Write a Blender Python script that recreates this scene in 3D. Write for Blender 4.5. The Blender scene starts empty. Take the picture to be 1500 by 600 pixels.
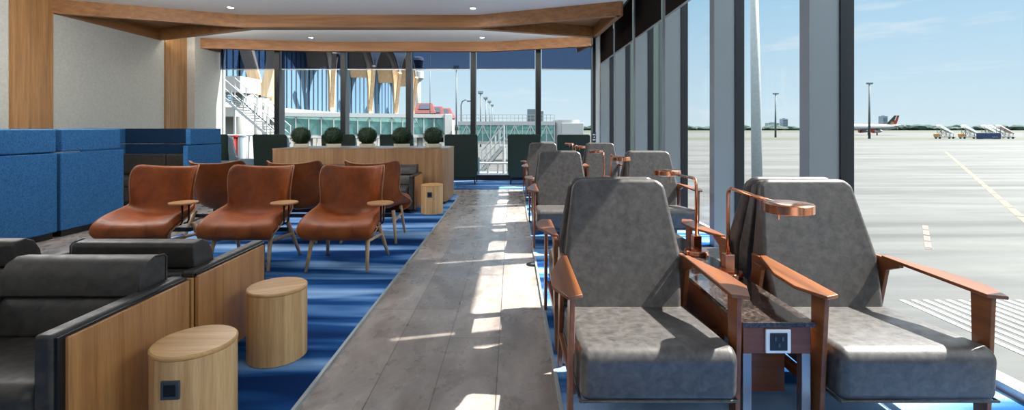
import bpy, bmesh, math, random
from mathutils import Vector, Matrix
random.seed(7)
PI = math.pi
S = bpy.context.scene
COL = S.collection
F, EYE, HY = 690.0, 1.25, 187.0          # focal length in pixels, eye height, horizon row


def P(px, py, D):
    """a point of the place at distance D that the photograph shows at px, py"""
    return Vector(((px - 750) * D / F, D, EYE - (py - HY) * D / F))


# ------------------------------------------------------------------ materials
def lin(c):
    if isinstance(c, str):
        c = [int(c[i:i + 2], 16) / 255 for i in (0, 2, 4)]
    return tuple(x / 12.92 if x <= .04045 else ((x + .055) / 1.055) ** 2.4 for x in c) + (1,)


class NT:
    def __init__(s, name):
        s.m = bpy.data.materials.new(name)
        s.m.use_nodes = True
        s.t = s.m.node_tree
        s.b = s.t.nodes['Principled BSDF']
        s.out = s.t.nodes['Material Output']

    def n(s, typ, **kw):
        x = s.t.nodes.new(typ)
        for k, v in kw.items():
            if k in x.inputs:
                x.inputs[k].default_value = v
            else:
                setattr(x, k, v)
        return x

    def l(s, a, b):
        s.t.links.new(a, b)

    def coords(s, scale=(1, 1, 1), kind='Object', rot=(0, 0, 0)):
        tc = s.n('ShaderNodeTexCoord')
        mp = s.n('ShaderNodeMapping')
        mp.inputs['Scale'].default_value = scale
        mp.inputs['Rotation'].default_value = rot
        s.l(tc.outputs[kind], mp.inputs['Vector'])
        return mp.outputs['Vector']

    def noise(s, vec, scale, detail=4, rough=.55, dist=0):
        n = s.n('ShaderNodeTexNoise', Scale=scale, Detail=detail, Roughness=rough, Distortion=dist)
        s.l(vec, n.inputs['Vector'])
        return n.outputs['Fac']

    def ramp(s, fac, stops):
        r = s.n('ShaderNodeValToRGB')
        el = r.color_ramp.elements
        while len(el) < len(stops):
            el.new(.5)
        for e, (p, c) in zip(el, stops):
            e.position = p
            e.color = lin(c) if not isinstance(c, float) else (c, c, c, 1)
        s.l(fac, r.inputs['Fac'])
        return r.outputs['Color']

    def mix(s, fac, a, b, mode='MIX'):
        m = s.n('ShaderNodeMix', data_type='RGBA', blend_type=mode)
        for sock, v in ((m.inputs[0], fac), (m.inputs[6], a), (m.inputs[7], b)):
            if hasattr(v, 'links'):
                s.l(v, sock)
            else:
                sock.default_value = v
        return m.outputs[2]

    def bump(s, fac, strength, dist=.01):
        b = s.n('ShaderNodeBump', Strength=strength, Distance=dist)
        s.l(fac, b.inputs['Height'])
        s.l(b.outputs['Normal'], s.b.inputs['Normal'])

    def set(s, **kw):
        for k, v in kw.items():
            s.b.inputs[k.replace('_', ' ')].default_value = v
        return s


def plain(name, c, rough=.5, metal=0, spec=.5, vary=.08, scale=6):
    k = NT(name)
    k.set(Roughness=rough, Metallic=metal)
    k.b.inputs['Specular IOR Level'].default_value = spec
    f = k.noise(k.coords(), scale, 3)
    base = lin(c)
    lo = tuple(x * (1 - vary) for x in base[:3]) + (1,)
    hi = tuple(min(1, x * (1 + vary)) for x in base[:3]) + (1,)
    k.l(k.mix(f, lo, hi), k.b.inputs['Base Color'])
    return k.m


def wood(name, dark, light, axis='Z', rough=.42, fine=1.0):
    k = NT(name)
    a = {'X': (.35, 9, 9), 'Y': (9, .35, 9), 'Z': (9, 9, .35)}[axis]
    v = k.coords(tuple(x * fine for x in a))
    f1 = k.noise(v, 2.2, 6, .6, .6)
    f2 = k.noise(k.coords(tuple(x * 7 * fine for x in a)), 3, 3, .6)
    c = k.ramp(f1, [(.3, dark), (.7, light)])
    c2 = k.ramp(f2, [(.35, .72), (.6, 1.0)])
    k.l(k.mix(.55, c, c2, 'MULTIPLY'), k.b.inputs['Base Color'])
    k.set(Roughness=rough)
    k.bump(f2, .12, .002)
    return k.m


def leather(name, dark, light, rough=.42, mott=7, bump=.15):
    k = NT(name)
    v = k.coords()
    f = k.noise(v, mott, 7, .68, .4)
    k.l(k.ramp(f, [(.32, dark), (.68, light)]), k.b.inputs['Base Color'])
    g = k.noise(v, 160, 2)
    k.l(k.ramp(k.noise(v, 22, 4), [(.3, rough - .08), (.7, rough + .1)]), k.b.inputs['Roughness'])
    k.bump(g, bump, .002)
    return k.m


def fabric(name, dark, light, scale=60):
    k = NT(name)
    v = k.coords()
    k.l(k.ramp(k.noise(v, scale, 5, .8), [(.35, dark), (.65, light)]), k.b.inputs['Base Color'])
    k.set(Roughness=.95)
    k.b.inputs['Specular IOR Level'].default_value = .15
    k.bump(k.noise(v, 300, 2), .25, .002)
    return k.m


M = {}
M['wood_v'] = wood('oak_upright', '8a633c', 'b88a5a', 'Z', .45)
M['wood_beam'] = wood('oak_beam', '7a4f2a', 'a27142', 'X', .5)
M['wood_beam_y'] = wood('oak_beam_along', '7a4f2a', 'a27142', 'Y', .5)
M['wood_counter'] = wood('oak_counter', '8a6544', 'b08a63', 'Z', .45)
M['wood_stump'] = wood('oak_stump', 'b98d5a', 'e0b985', 'Z', .42)
M['wood_stump_top'] = wood('oak_stump_top', 'b88a56', 'dcb078', 'X', .35)
M['wood_club'] = wood('teak_panel', 'a26c3c', 'c89058', 'Z', .4)
M['wood_arm'] = wood('walnut_arm', '5f3419', '8a522a', 'Y', .33)
M['wood_leg'] = wood('ash_leg', 'a88562', 'cfae88', 'Z', .45)
M['wood_tablet'] = wood('ash_tablet', 'a9794e', 'cc9a6a', 'X', .35)
M['wood_cabinet'] = wood('walnut_cabinet', '5e3018', '834c29', 'X', .35)
M['grey_leather'] = leather('distressed_grey_leather', '333030', '54504d', .40, 26)
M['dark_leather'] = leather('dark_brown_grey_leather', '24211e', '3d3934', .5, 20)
M['tan_leather'] = leather('tan_leather', '6c300b', '9a4d18', .5, 5, .1)
M['tan_leather'].node_tree.nodes['Principled BSDF'].inputs['Specular IOR Level'].default_value = .3
M['tan_seam'] = leather('tan_leather_seam', '8a5432', 'b47a50', .5, 5)
M['blue_felt'] = fabric('blue_felt', '27517f', '3e77a9')
M['shaded_felt'] = fabric('shaded_felt', '10243c', '1a3554')  # darker blue felt: shade inside the sofas put into its colour
M['green_fabric'] = fabric('dark_green_fabric', '25302d', '37443f')
M['pale_fabric'] = fabric('pale_blue_fabric', '6f8593', '8fa4b0')
M['wall'] = fabric('linen_wallcovering', 'b0b1a8', 'c0c0b8', 25)
M['white_wall'] = plain('white_paint', 'd8d8d4', .6)
M['ceiling'] = plain('ceiling_paint', 'e6e5e2', .8, vary=.02)
M['fin'] = plain('grey_aluminium_fin', '868d90', .42, .25, vary=.03)
M['frame_dark'] = plain('dark_window_frame', '22262a', .4, .3)
M['seal'] = plain('pale_window_edge', 'aab3b6', .4, .4)
M['black'] = plain('black_plastic', '0d0e10', .4)
M['black_metal'] = plain('black_metal', '101010', .35, .6)
M['plate_grey'] = plain('grey_outlet_frame', '4a5058', .4, .3)
M['white_plate'] = plain('white_outlet_frame', 'd9dde0', .35)
M['steel'] = plain('brushed_steel', '9c8f8a', .3, .9)
M['counter_top'] = plain('dark_counter_top', '5a4a3e', .35)
M['cream'] = plain('cream_planter', 'cfc6b0', .7)
M['soil'] = plain('dark_soil', '1c1712', .95)
M['leaf'] = plain('boxwood_leaf', '11300f', .6, vary=.5, scale=40)
M['leaf_core'] = plain('boxwood_core', '081a08', .8)
M['led'] = None
M['downlight_rim'] = plain('downlight_rim', 'c9c9c9', .35, .5)
M['white_metal'] = plain('white_painted_metal', '94989a', .45)
M['pole_grey'] = plain('galvanised_pole', '6b757b', .5, .3)
M['pole_pale'] = plain('weathered_pale_pole', '7d888c', .6, vary=.25, scale=9)
M['canopy_white'] = plain('white_canopy', 'ebebea', .5)
M['concrete'] = plain('white_concrete', '939390', .75)
M['shell_grey'] = plain('roof_shell_grey', '94918a', .6)
M['glulam'] = wood('glulam_timber', 'c0a07c', 'e0c19a', 'Z', .6, .2)
M['red_roof'] = plain('red_roof', '86332b', .6)
M['solar'] = plain('solar_panel', '2a3a52', .25)
M['navy'] = plain('navy_tail_paint', '1c2c3a', .4)
M['tail_red'] = plain('red_tail_paint', '9c2a20', .4)
M['tail_sun'] = plain('yellow_tail_paint', 'c0802a', .4)
M['red_paint'] = plain('red_paint', 'c03028', .45)
M['container_blue'] = plain('blue_container_paint', '153a70', .5)
M['orange_paint'] = plain('orange_paint', 'd89a3a', .5)
M['tyre'] = plain('rubber_tyre', '151515', .8)
M['tree'] = plain('far_tree_leaves', '33504a', .95, vary=.45, scale=.08)
M['far_building'] = plain('far_building_wall', 'a3b4c8', .8)
M['yellow_line'] = plain('yellow_marking', 'a38a58', .8, vary=.25, scale=1)
M['white_line'] = plain('white_marking', 'a9a9a6', .8, vary=.05)
M['pink_line'] = plain('faded_red_marking', '9c6e68', .8, vary=.2, scale=2)
M['box_grey'] = plain('grey_equipment', '5b676e', .5)

k = NT('copper'); k.set(Roughness=.16, Metallic=1.0)
k.l(k.ramp(k.noise(k.coords(), 12, 3), [(.3, 'dc9470'), (.7, 'eeaa88')]), k.b.inputs['Base Color']); M['copper'] = k.m

k = NT('lamp_diffuser'); k.set(Roughness=.4)
k.l(k.ramp(k.noise(k.coords(), 30, 2), [(.3, 'b8765a'), (.7, 'd09070')]), k.b.inputs['Base Color']); M['lamp_under'] = k.m

k = NT('downlight_glow'); k.b.inputs['Base Color'].default_value = (1, 1, 1, 1)
k.b.inputs['Emission Color'].default_value = (1, .95, .86, 1); k.b.inputs['Emission Strength'].default_value = 9; M['led'] = k.m

# dark polished granite
k = NT('speckled_granite'); v = k.coords()
c = k.ramp(k.noise(v, 70, 6, .8), [(.36, '181412'), (.52, '423834'), (.70, '6e625b')])
c2 = k.ramp(k.noise(v, 9, 4, .6, 1.5), [(.35, .45), (.65, 1.0)])
k.l(k.mix(1, c, c2, 'MULTIPLY'), k.b.inputs['Base Color']); k.set(Roughness=.1); M['granite'] = k.m

# floor tiles: four rows of 0.295 m planks in the aisle, running along Y
k = NT('stone_look_tiles')
tc = k.n('ShaderNodeTexCoord'); sp = k.n('ShaderNodeSeparateXYZ'); k.l(tc.outputs['Object'], sp.inputs[0])
ad = k.n('ShaderNodeMath', operation='ADD'); ad.inputs[1].default_value = .96 + .295 * 40; k.l(sp.outputs['X'], ad.inputs[0])
ay = k.n('ShaderNodeMath', operation='ADD'); ay.inputs[1].default_value = 30.35; k.l(sp.outputs['Y'], ay.inputs[0])
cb = k.n('ShaderNodeCombineXYZ'); k.l(ay.outputs[0], cb.inputs['X']); k.l(ad.outputs[0], cb.inputs['Y'])
br = k.n('ShaderNodeTexBrick'); k.l(cb.outputs[0], br.inputs['Vector'])
br.inputs['Scale'].default_value = 1; br.inputs['Brick Width'].default_value = 1.2; br.inputs['Row Height'].default_value = .295
br.inputs['Mortar Size'].default_value = .003; br.inputs['Mortar Smooth'].default_value = .3
br.inputs['Color1'].default_value = (.72, .72, .72, 1); br.inputs['Color2'].default_value = (1.08, 1.05, 1.02, 1); br.inputs['Mortar'].default_value = (.25, .22, .2, 1)
br.offset = .37; br.offset_frequency = 3
v = k.coords((1, .6, 1))
c = k.ramp(k.noise(v, 3.2, 8, .68, .8), [(.3, '746b66'), (.5, '978f89'), (.72, 'b5aea8')])
c3 = k.ramp(k.noise(v, 22, 5, .7), [(.3, .8), (.7, 1.06)])
c = k.mix(1, c, c3, 'MULTIPLY')
k.l(k.mix(1, c, br.outputs['Color'], 'MULTIPLY'), k.b.inputs['Base Color'])
k.l(k.ramp(k.noise(v, 9, 4), [(.3, .22), (.7, .38)]), k.b.inputs['Roughness'])
M['tiles'] = k.m

# carpet: navy with paler blue waves across
k = NT('wave_carpet')
v = k.coords((.22, 2.0, 1))
f = k.noise(v, 1.9, 2.5, .5, .45)
g = k.noise(k.coords((3, 3, 3)), 60, 3, .8)
c = k.ramp(f, [(.36, '123060'), (.46, '23548f'), (.55, '6592c6'), (.66, '97b8e0')])
c2 = k.ramp(g, [(.3, .7), (.7, 1.15)])
k.l(k.mix(1, c, c2, 'MULTIPLY'), k.b.inputs['Base Color']); k.set(Roughness=1.0)
k.b.inputs['Specular IOR Level'].default_value = .05
k.bump(g, .4, .004); M['carpet'] = k.m

# apron: pale concrete, grass and taxiway bands further out
k = NT('apron_and_grass')
tc = k.n('ShaderNodeTexCoord'); sp = k.n('ShaderNodeSeparateXYZ'); k.l(tc.outputs['Object'], sp.inputs[0])
v = k.coords((.05, .5, 1), rot=(0, 0, -.35))
c = k.ramp(k.noise(v, .7, 7, .65, .3), [(.36, '363a39'), (.5, '525454'), (.64, '636563')])
c2 = k.ramp(k.noise(k.coords((1, 1, 1)), .25, 6, .7), [(.3, .86), (.7, 1.06)])
c = k.mix(1, c, c2, 'MULTIPLY')
grs = k.ramp(k.noise(k.coords((.03, .2, 1)), 1, 5, .7), [(.3, '25331a'), (.7, '3d472a')])
tax = k.ramp(k.noise(k.coords((.01, .1, 1)), 1, 5, .7), [(.3, '444544'), (.7, '575654')])
def step(edge):
    m = k.n('ShaderNodeMath', operation='GREATER_THAN'); m.inputs[1].default_value = edge; k.l(sp.outputs['Y'], m.inputs[0]); return m.outputs[0]
c = k.mix(step(168), c, tax); c = k.mix(step(186), c, grs); c = k.mix(step(236), c, tax); c = k.mix(step(470), c, grs)
k.l(c, k.b.inputs['Base Color']); k.set(Roughness=.85); M['apron'] = k.m


def glass_mat(name, tint, refl, rough=0.0, diff=None, dfac=0):
    k = NT(name)
    k.t.nodes.remove(k.b)
    tr = k.n('ShaderNodeBsdfTransparent'); tr.inputs[0].default_value = tint
    gl = k.n('ShaderNodeBsdfGlossy', Roughness=rough)
    lw = k.n('ShaderNodeLayerWeight', Blend=.5)
    pw = k.n('ShaderNodeMath', operation='POWER'); pw.inputs[1].default_value = 4.5; k.l(lw.outputs['Facing'], pw.inputs[0])
    mx = k.n('ShaderNodeMixShader'); ml = k.n('ShaderNodeMath', operation='MULTIPLY_ADD'); ml.inputs[1].default_value = refl; ml.inputs[2].default_value = 0
    k.l(pw.outputs[0], ml.inputs[0]); k.l(ml.outputs[0], mx.inputs[0]); k.l(tr.outputs[0], mx.inputs[1]); k.l(gl.outputs[0], mx.inputs[2])
    o = mx.outputs[0]
    if diff:
        d = k.n('ShaderNodeBsdfDiffuse'); d.inputs[0].default_value = lin(diff)
        m2 = k.n('ShaderNodeMixShader'); m2.inputs[0].default_value = dfac
        k.l(o, m2.inputs[1]); k.l(d.outputs[0], m2.inputs[2]); o = m2.outputs[0]
    k.l(o, k.out.inputs[0])
    return k.m


M['glass'] = glass_mat('clear_window_glass', (.975, .985, .98, 1), .35)
M['screen'] = glass_mat('navy_screen_fabric', (.34, .39, .50, 1), 0, diff='222c3c', dfac=.08)
M['screen_dense'] = glass_mat('brown_screen_fabric', (.3, .28, .26, 1), 0, diff='2b2623', dfac=.93)
M['teal_glass'] = glass_mat('teal_bridge_glass', (.84, .95, .94, 1), 1.0, diff='86b8b6', dfac=.25)
M['facade_glass'] = glass_mat('blue_facade_glass', (.6, .75, .9, 1), 1.0, diff='5c7890', dfac=.8)
M['mesh_clad'] = plain('pale_green_mesh_cladding', '7f938c', .7, vary=.3, scale=30)


# outdoor materials: albedo lowered throughout to offset the strong sun
for nm in ('apron', 'pole_grey', 'shell_grey', 'red_roof', 'solar', 'navy', 'tail_red', 'tail_sun', 'red_paint', 'container_blue', 'orange_paint', 'tree', 'far_building',
           'yellow_line', 'white_line', 'pink_line', 'mesh_clad'):
    kk = .5
    for nd in M[nm].node_tree.nodes:
        if nd.type == 'MIX' and nd.data_type == 'RGBA' and nm != 'apron':
            for q in (6, 7):
                if not nd.inputs[q].is_linked: nd.inputs[q].default_value = tuple(x * kk for x in nd.inputs[q].default_value[:3]) + (1,)
        if nd.type == 'VALTORGB' and nm != 'apron' or nd.type == 'VALTORGB' and nd.color_ramp.elements[0].color[0] < .5:
            for e in nd.color_ramp.elements:
                e.color = tuple(x * kk for x in e.color[:3]) + (1,)
        if nd.type == 'BSDF_DIFFUSE':
            nd.inputs[0].default_value = tuple(x * kk for x in nd.inputs[0].default_value[:3]) + (1,)


# ------------------------------------------------------------------ mesh helpers
class MB:
    def __init__(s):
        s.bm = bmesh.new()

    def box(s, x0, x1, y0, y1, z0, z1, mat=None):
        v = [s.bm.verts.new((x, y, z)) for x in (x0, x1) for y in (y0, y1) for z in (z0, z1)]
        for f in ((0, 1, 3, 2), (4, 6, 7, 5), (0, 4, 5, 1), (2, 3, 7, 6), (0, 2, 6, 4), (1, 5, 7, 3)):
            s.bm.faces.new([v[i] for i in f])
        if mat is not None:
            for q in v:
                q.co = mat @ q.co
        return s

    def hexa(s, p):
        """eight corners: bottom ring of four, top ring of four"""
        v = [s.bm.verts.new(q) for q in p]
        for f in ((3, 2, 1, 0), (4, 5, 6, 7), (0, 1, 5, 4), (1, 2, 6, 5), (2, 3, 7, 6), (3, 0, 4, 7)):
            s.bm.faces.new([v[i] for i in f])
        return s

    def prism(s, a, b):
        """two matching rings of points joined into a closed solid"""
        va = [s.bm.verts.new(q) for q in a]
        vb = [s.bm.verts.new(q) for q in b]
        n = len(a)
        s.bm.faces.new(va[::-1]); s.bm.faces.new(vb)
        for i in range(n):
            s.bm.faces.new((va[i], va[(i + 1) % n], vb[(i + 1) % n], vb[i]))
        return s

    def bar(s, p, q, w, h=None, up=Vector((0, 0, 1))):
        p, q = Vector(p), Vector(q); h = h or w
        d = (q - p).normalized()
        a = d.cross(up)
        if a.length < 1e-4:
            a = Vector((1, 0, 0))
        a.normalize(); b = a.cross(d)
        ring = [a * (sx * w / 2) + b * (sy * h / 2) for sx, sy in ((-1, -1), (1, -1), (1, 1), (-1, 1))]
        return s.prism([p + r for r in ring], [q + r for r in ring])

    def tube(s, pts, r, n=12):
        pts = [Vector(p) for p in pts]
        rs = r if isinstance(r, (list, tuple)) else [r] * len(pts)
        rings = []
        a = None
        for i, p in enumerate(pts):
            d = (pts[min(i + 1, len(pts) - 1)] - pts[max(i - 1, 0)]).normalized()
            if a is None:
                a = d.cross(Vector((0, 0, 1)))
                if a.length < 1e-3:
                    a = d.cross(Vector((1, 0, 0)))
            a = (a - d * a.dot(d)).normalized()
            b = d.cross(a)
            rings.append([s.bm.verts.new(p + (a * math.cos(t) + b * math.sin(t)) * rs[i]) for t in [2 * PI * j / n for j in range(n)]])
        for A, B in zip(rings, rings[1:]):
            for j in range(n):
                s.bm.faces.new((A[j], A[(j + 1) % n], B[(j + 1) % n], B[j]))
        s.bm.faces.new(rings[0][::-1]); s.bm.faces.new(rings[-1])
        return s

    def lathe(s, prof, n=32, c=(0, 0, 0)):
        c = Vector(c)
        rings = [[s.bm.verts.new(c + Vector((r * math.cos(2 * PI * j / n), r * math.sin(2 * PI * j / n), z))) for j in range(n)] for r, z in prof]
        for A, B in zip(rings, rings[1:]):
            for j in range(n):
                s.bm.faces.new((A[j], A[(j + 1) % n], B[(j + 1) % n], B[j]))
        s.bm.faces.new(rings[0][::-1]); s.bm.faces.new(rings[-1])
        return s

    def grid(s, rows, close=False):
        vv = [[s.bm.verts.new(p) for p in r] for r in rows]
        for A, B in zip(vv, vv[1:]):
            for j in range(len(A) - 1):
                s.bm.faces.new((A[j], A[j + 1], B[j + 1], B[j]))
        return s

    def ico(s, c, r, sub=2, scale=(1, 1, 1), jit=0):
        g = bmesh.ops.create_icosphere(s.bm, subdivisions=sub, radius=r)
        for v in g['verts']:
            k = 1 + random.uniform(-jit, jit)
            v.co = Vector((v.co.x * scale[0] * k, v.co.y * scale[1] * k, v.co.z * scale[2] * k)) + Vector(c)
        return s

    def build(s, name, mat, parent=None, bevel=0, seg=2, smooth=False, sub=0, loc=None):
        bmesh.ops.remove_doubles(s.bm, verts=s.bm.verts, dist=1e-6) if smooth else None
        bmesh.ops.recalc_face_normals(s.bm, faces=s.bm.faces)
        me = bpy.data.meshes.new(name)
        s.bm.to_mesh(me); s.bm.free()
        o = bpy.data.objects.new(name, me)
        me.materials.append(M[mat] if isinstance(mat, str) else mat)
        COL.objects.link(o)
        if parent is not None:
            o.parent = parent
        if loc is not None:
            o.location = loc
        if bevel:
            b = o.modifiers.new('edge', 'BEVEL'); b.width = bevel; b.segments = seg; b.limit_method = 'ANGLE'; b.angle_limit = math.radians(35)
            b.harden_normals = True
            smooth = True
        if sub:
            m = o.modifiers.new('soft', 'SUBSURF'); m.levels = sub; m.render_levels = sub
            smooth = True
        if smooth:
            for p in me.polygons:
                p.use_smooth = True
        return o


def tag(o, label, cat, group=None, kind=None):
    o['label'] = label; o['category'] = cat
    if group: o['group'] = group
    if kind: o['kind'] = kind
    return o


def empty(name, loc=(0, 0, 0), rz=0):
    o = bpy.data.objects.new(name, None); COL.objects.link(o)
    o.empty_display_size = .1
    o.location = loc; o.rotation_euler = (0, 0, rz)
    return o


def struct(o):
    o['kind'] = 'structure'
    return o


def kids(o):
    return [c for c in bpy.data.objects if c.parent == o]


def copy_tree(o, parent=None, _kids=None):
    if _kids is None:
        _kids = {}
        for c in bpy.data.objects:
            if c.parent: _kids.setdefault(c.parent.name, []).append(c)
    c = o.copy(); COL.objects.link(c)
    if parent: c.parent = parent
    for ch in _kids.get(o.name, []):
        copy_tree(ch, c, _kids)
    return c


def smooth_angle(o, deg=40):
    for p in o.data.polygons: p.use_smooth = True
    m = o.modifiers.new('split', 'EDGE_SPLIT'); m.split_angle = math.radians(deg); m.use_edge_sharp = False
    return o


# ------------------------------------------------------------------ camera
cam = bpy.data.cameras.new('camera'); co = bpy.data.objects.new('camera', cam); COL.objects.link(co)
cam.sensor_width = 36; cam.lens = 36 * F / 1500; cam.shift_y = -(300 - HY) / 1500
co.location = (0, 0, EYE); co.rotation_euler = (PI / 2, 0, 0)
cam.clip_end = 5000; cam.clip_start = .05
S.camera = co

# ------------------------------------------------------------------ room shell
XL, XR, YB, YF, ZC = -7.13, 2.36, 11.3, -5.0, 3.24
struct(MB().box(XL - .2, XR + .04, YF, YB + .05, -.25, 0).build('floor', 'tiles'))
struct(MB().box(XL - .2, 1.78, YF, YB + .05, ZC, ZC + .2).build('ceiling', 'ceiling'))
struct(MB().box(1.78, XR + .04, YF, YB + .05, 3.6, 3.8).box(1.76, 1.80, YF, YB + .05, ZC + .2, 3.6).build('ceiling_recess', 'ceiling'))
struct(MB().box(XL - .2, XL, YF, YB + .1, 0, ZC).build('wall_left', 'wall'))
struct(MB().box(XL - .2, XR + .1, YF - .15, YF, 0, 3.6).build('wall_rear', 'white_wall'))
struct(MB().box(XL, -6.93, 10.29, YB + .06, 0, ZC).build('wall_pier', 'wall'))
struct(MB().box(1.955, 2.12, 11.20, 11.34, 0, 3.6).build('wall_corner', 'white_wall'))
# upright oak strips on the wall
for i, (a, b) in enumerate(((6.67, 7.29), (9.65, 10.285), (3.3, 3.95))):
    struct(MB().box(XL, XL + .035, a, b, 0, ZC).build('trim_%d' % (i + 1), 'wood_v', bevel=.003))
# metal carpet edges
struct(MB().box(-.972, -.955, -3, 8.66, 0, .013).build('trim_4', 'seal'))
struct(MB().box(.212, .228, -3, 9.55, 0, .013).build('trim_5', 'seal'))

tag(MB().box(-3.85, -.972, -3, 8.66, 0, .011).build('carpet', 'carpet'), 'blue carpet with paler waves under the tan chairs and wooden stools', 'carpet')
tag(MB().box(.228, 2.30, -3, 9.55, 0, .011).build('carpet', 'carpet'), 'strip of blue carpet under the grey recliners along the glass wall', 'carpet')
tag(MB().box(-6.9, 2.28, 9.56, 11.14, 0, .011).build('carpet', 'carpet'), 'blue carpet strip under the dark green chairs at the far windows', 'carpet')


# windows ------------------------------------------------------------
def window_back(n, xa, xb):
    w = struct(empty('window_%d' % n, ((xa + xb) / 2, YB, 0)))
    h = (xb - xa) / 2
    MB().box(-h, h, -.006, .006, .14, 3.24).build('pane', 'glass', w)
    MB().box(-h, h, -.2, .05, 0, .14).build('sill', 'frame_dark', w, bevel=.004)
    MB().box(-h, -h + .035, -.04, .03, .14, 3.24).box(h - .035, h, -.04, .03, .14, 3.24).box(-h, h, -.04, .03, 3.18, 3.24).build('frame', 'seal', w)
    return w


bx = [-6.93, -5.535, -3.98, -2.44, -.917, .622, 1.955]
for i in range(6):
    window_back(i + 1, bx[i], bx[i + 1])
for i in range(1, 6):
    struct(MB().box(bx[i] - .06, bx[i] + .06, YB - .22, YB + .06, 0, ZC).build('window_mullion_%d' % i, 'frame_dark', bevel=.004))
struct(MB().box(1.90, 1.965, YB - .25, YB + .06, 0, 3.6).build('window_mullion_6', 'frame_dark', bevel=.004))
wy0, pitch = 3.33, 1.567
fy = [wy0 + pitch * i for i in range(-5, 6)]
n = 7
for i in range(len(fy)):
    struct(MB().box(2.10, 2.32, fy[i], fy[i] + .115, 0, 3.6).build('window_fin_%d' % (i + 1), 'fin', bevel=.006))
    if i < len(fy) - 1:
        a, b = fy[i] + .0575, fy[i + 1] + .0575
        w = struct(empty('window_%d' % n, (XR, (a + b) / 2, 0))); n += 1
        h = (b - a) / 2
        MB().box(-.006, .006, -h, h, .05, 3.6).build('pane', 'glass', w)
        MB().box(-.05, .05, -h, h, -.05, .05).build('sill', 'seal', w, bevel=.004)
        MB().box(-.045, .05, -h, -h + .07, .05, 3.6).box(-.045, .05, h - .07, h, .05, 3.6).build('frame', 'frame_dark', w)

# roller blinds ------------------------------------------------------
names_b = ['beside the pale wall pier', 'second from the pale wall pier', 'third from the pale wall pier', 'in front of the control tower',
           'above the jet bridge with the railing', 'beside the glass wall corner']
for i in range(6):
    a, b = bx[i] + .08, bx[i + 1] - .08
    if i == 0: a = bx[0] + .02
    r = tag(empty('roller_blind', ((a + b) / 2, 11.16, 2.62)), 'navy see-through roller blind on the far window, ' + names_b[i], 'blind', 'roller blinds on the far windows')
    h = (b - a) / 2
    MB().box(-h, h, -.001, .001, .02, .6).build('screen', 'screen', r)
    MB().box(-h, h, -.008, .008, 0, .022).build('bottom_bar', 'seal', r)
    MB().tube([(-h, 0, .59), (h, 0, .59)], .022, 12).build('roller', 'frame_dark', r)
ords = ['over the second bay behind the camera', 'over the bay beside the camera', 'over the bay beside the nearest recliners', 'over the bay just past the nearest recliners', 'cut by the top edge of the picture',
        'one bay past the cut-off blind', 'two bays past the cut-off blind', 'in the far corner by the white strip']
for j, i in enumerate(range(2, len(fy) - 1)):
    a, b = fy[i] + .13, fy[i + 1] - .06
    r = tag(empty('roller_blind', (2.085, (a + b) / 2, 2.74)), 'dark brown roller blind on the side glass, ' + ords[j], 'blind', 'roller blinds on the side windows')
    h = (b - a) / 2
    MB().box(-.001, .001, -h, h, .02, .80).build('screen', 'screen_dense', r)
    MB().box(-.008, .008, -h, h, 0, .022).build('bottom_bar', 'seal', r)
    MB().tube([(0, -h, .79), (0, h, .79)], .022, 12).build('roller', 'frame_dark', r)

# ceiling beams ------------------------------------------------------
ZB = 3.02


def beam_run(name, pts, t, mat, label):
    mb = MB()
    rows_f, rows_b = [Vector((x, y, 0)) for x, y in pts], [Vector((x, y + t, 0)) for x, y in pts]
    for i in range(len(pts) - 1):
        a, b, c, d = rows_f[i], rows_f[i + 1], rows_b[i + 1], rows_b[i]
        z0, z1 = Vector((0, 0, ZB)), Vector((0, 0, ZC))
        mb.hexa([a + z0, b + z0, c + z0, d + z0, a + z1, b + z1, c + z1, d + z1])
    o = mb.build(name, mat)
    struct(o)
    return o


beam_run('ceiling_beam_1', [(XL, 7.25), (-4.7, 8.31), (-.6, 8.31), (1.72, 7.4)], .11, 'wood_beam', '')
beam_run('ceiling_beam_2', [(XL, 9.45), (-4.7, 8.42), (-.6, 8.42), (1.66, 9.2)], .13, 'wood_beam', '')
beam_run('ceiling_beam_3', [(XL, 10.44), (-4.4, 10.92), (-.47, 10.92), (1.72, 10.2)], .12, 'wood_beam', '')
def side_beam(name, p, q, t):
    (x0, y0), (x1, y1) = p, q
    return struct(MB().hexa([(x0, y0, ZB), (x0 + t, y0, ZB), (x1 + t, y1, ZB), (x1, y1, ZB), (x0, y0, ZC), (x0 + t, y0, ZC), (x1 + t, y1, ZC), (x1, y1, ZC)]).build(name, 'wood_beam_y'))
side_beam('ceiling_beam_4', (1.66, 7.42), (1.58, 9.3), .09)
side_beam('ceiling_beam_5', (XL, 7.3), (XL, 9.5), .07)
side_beam('ceiling_beam_6', (1.68, 10.22), (1.52, 11.06), .05)
side_beam('ceiling_beam_7', (XL, 10.5), (-6.95, 11.06), .12)
# oak soffits in the two triangles between the crossing beams
struct(MB().prism([(XL, 7.3, ZC - .02), (-4.75, 8.36, ZC - .02), (XL, 9.45, ZC - .02)], [(XL, 7.3, ZC - .002), (-4.75, 8.36, ZC - .002), (XL, 9.45, ZC - .002)]).build('ceiling_soffit_1', 'wood_beam'))
struct(MB().prism([(-.55, 8.36, ZC - .02), (1.7, 7.5, ZC - .02), (1.66, 9.2, ZC - .02)], [(-.55, 8.36, ZC - .002), (1.7, 7.5, ZC - .002), (1.66, 9.2, ZC - .002)]).build('ceiling_soffit_2', 'wood_beam'))


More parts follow.
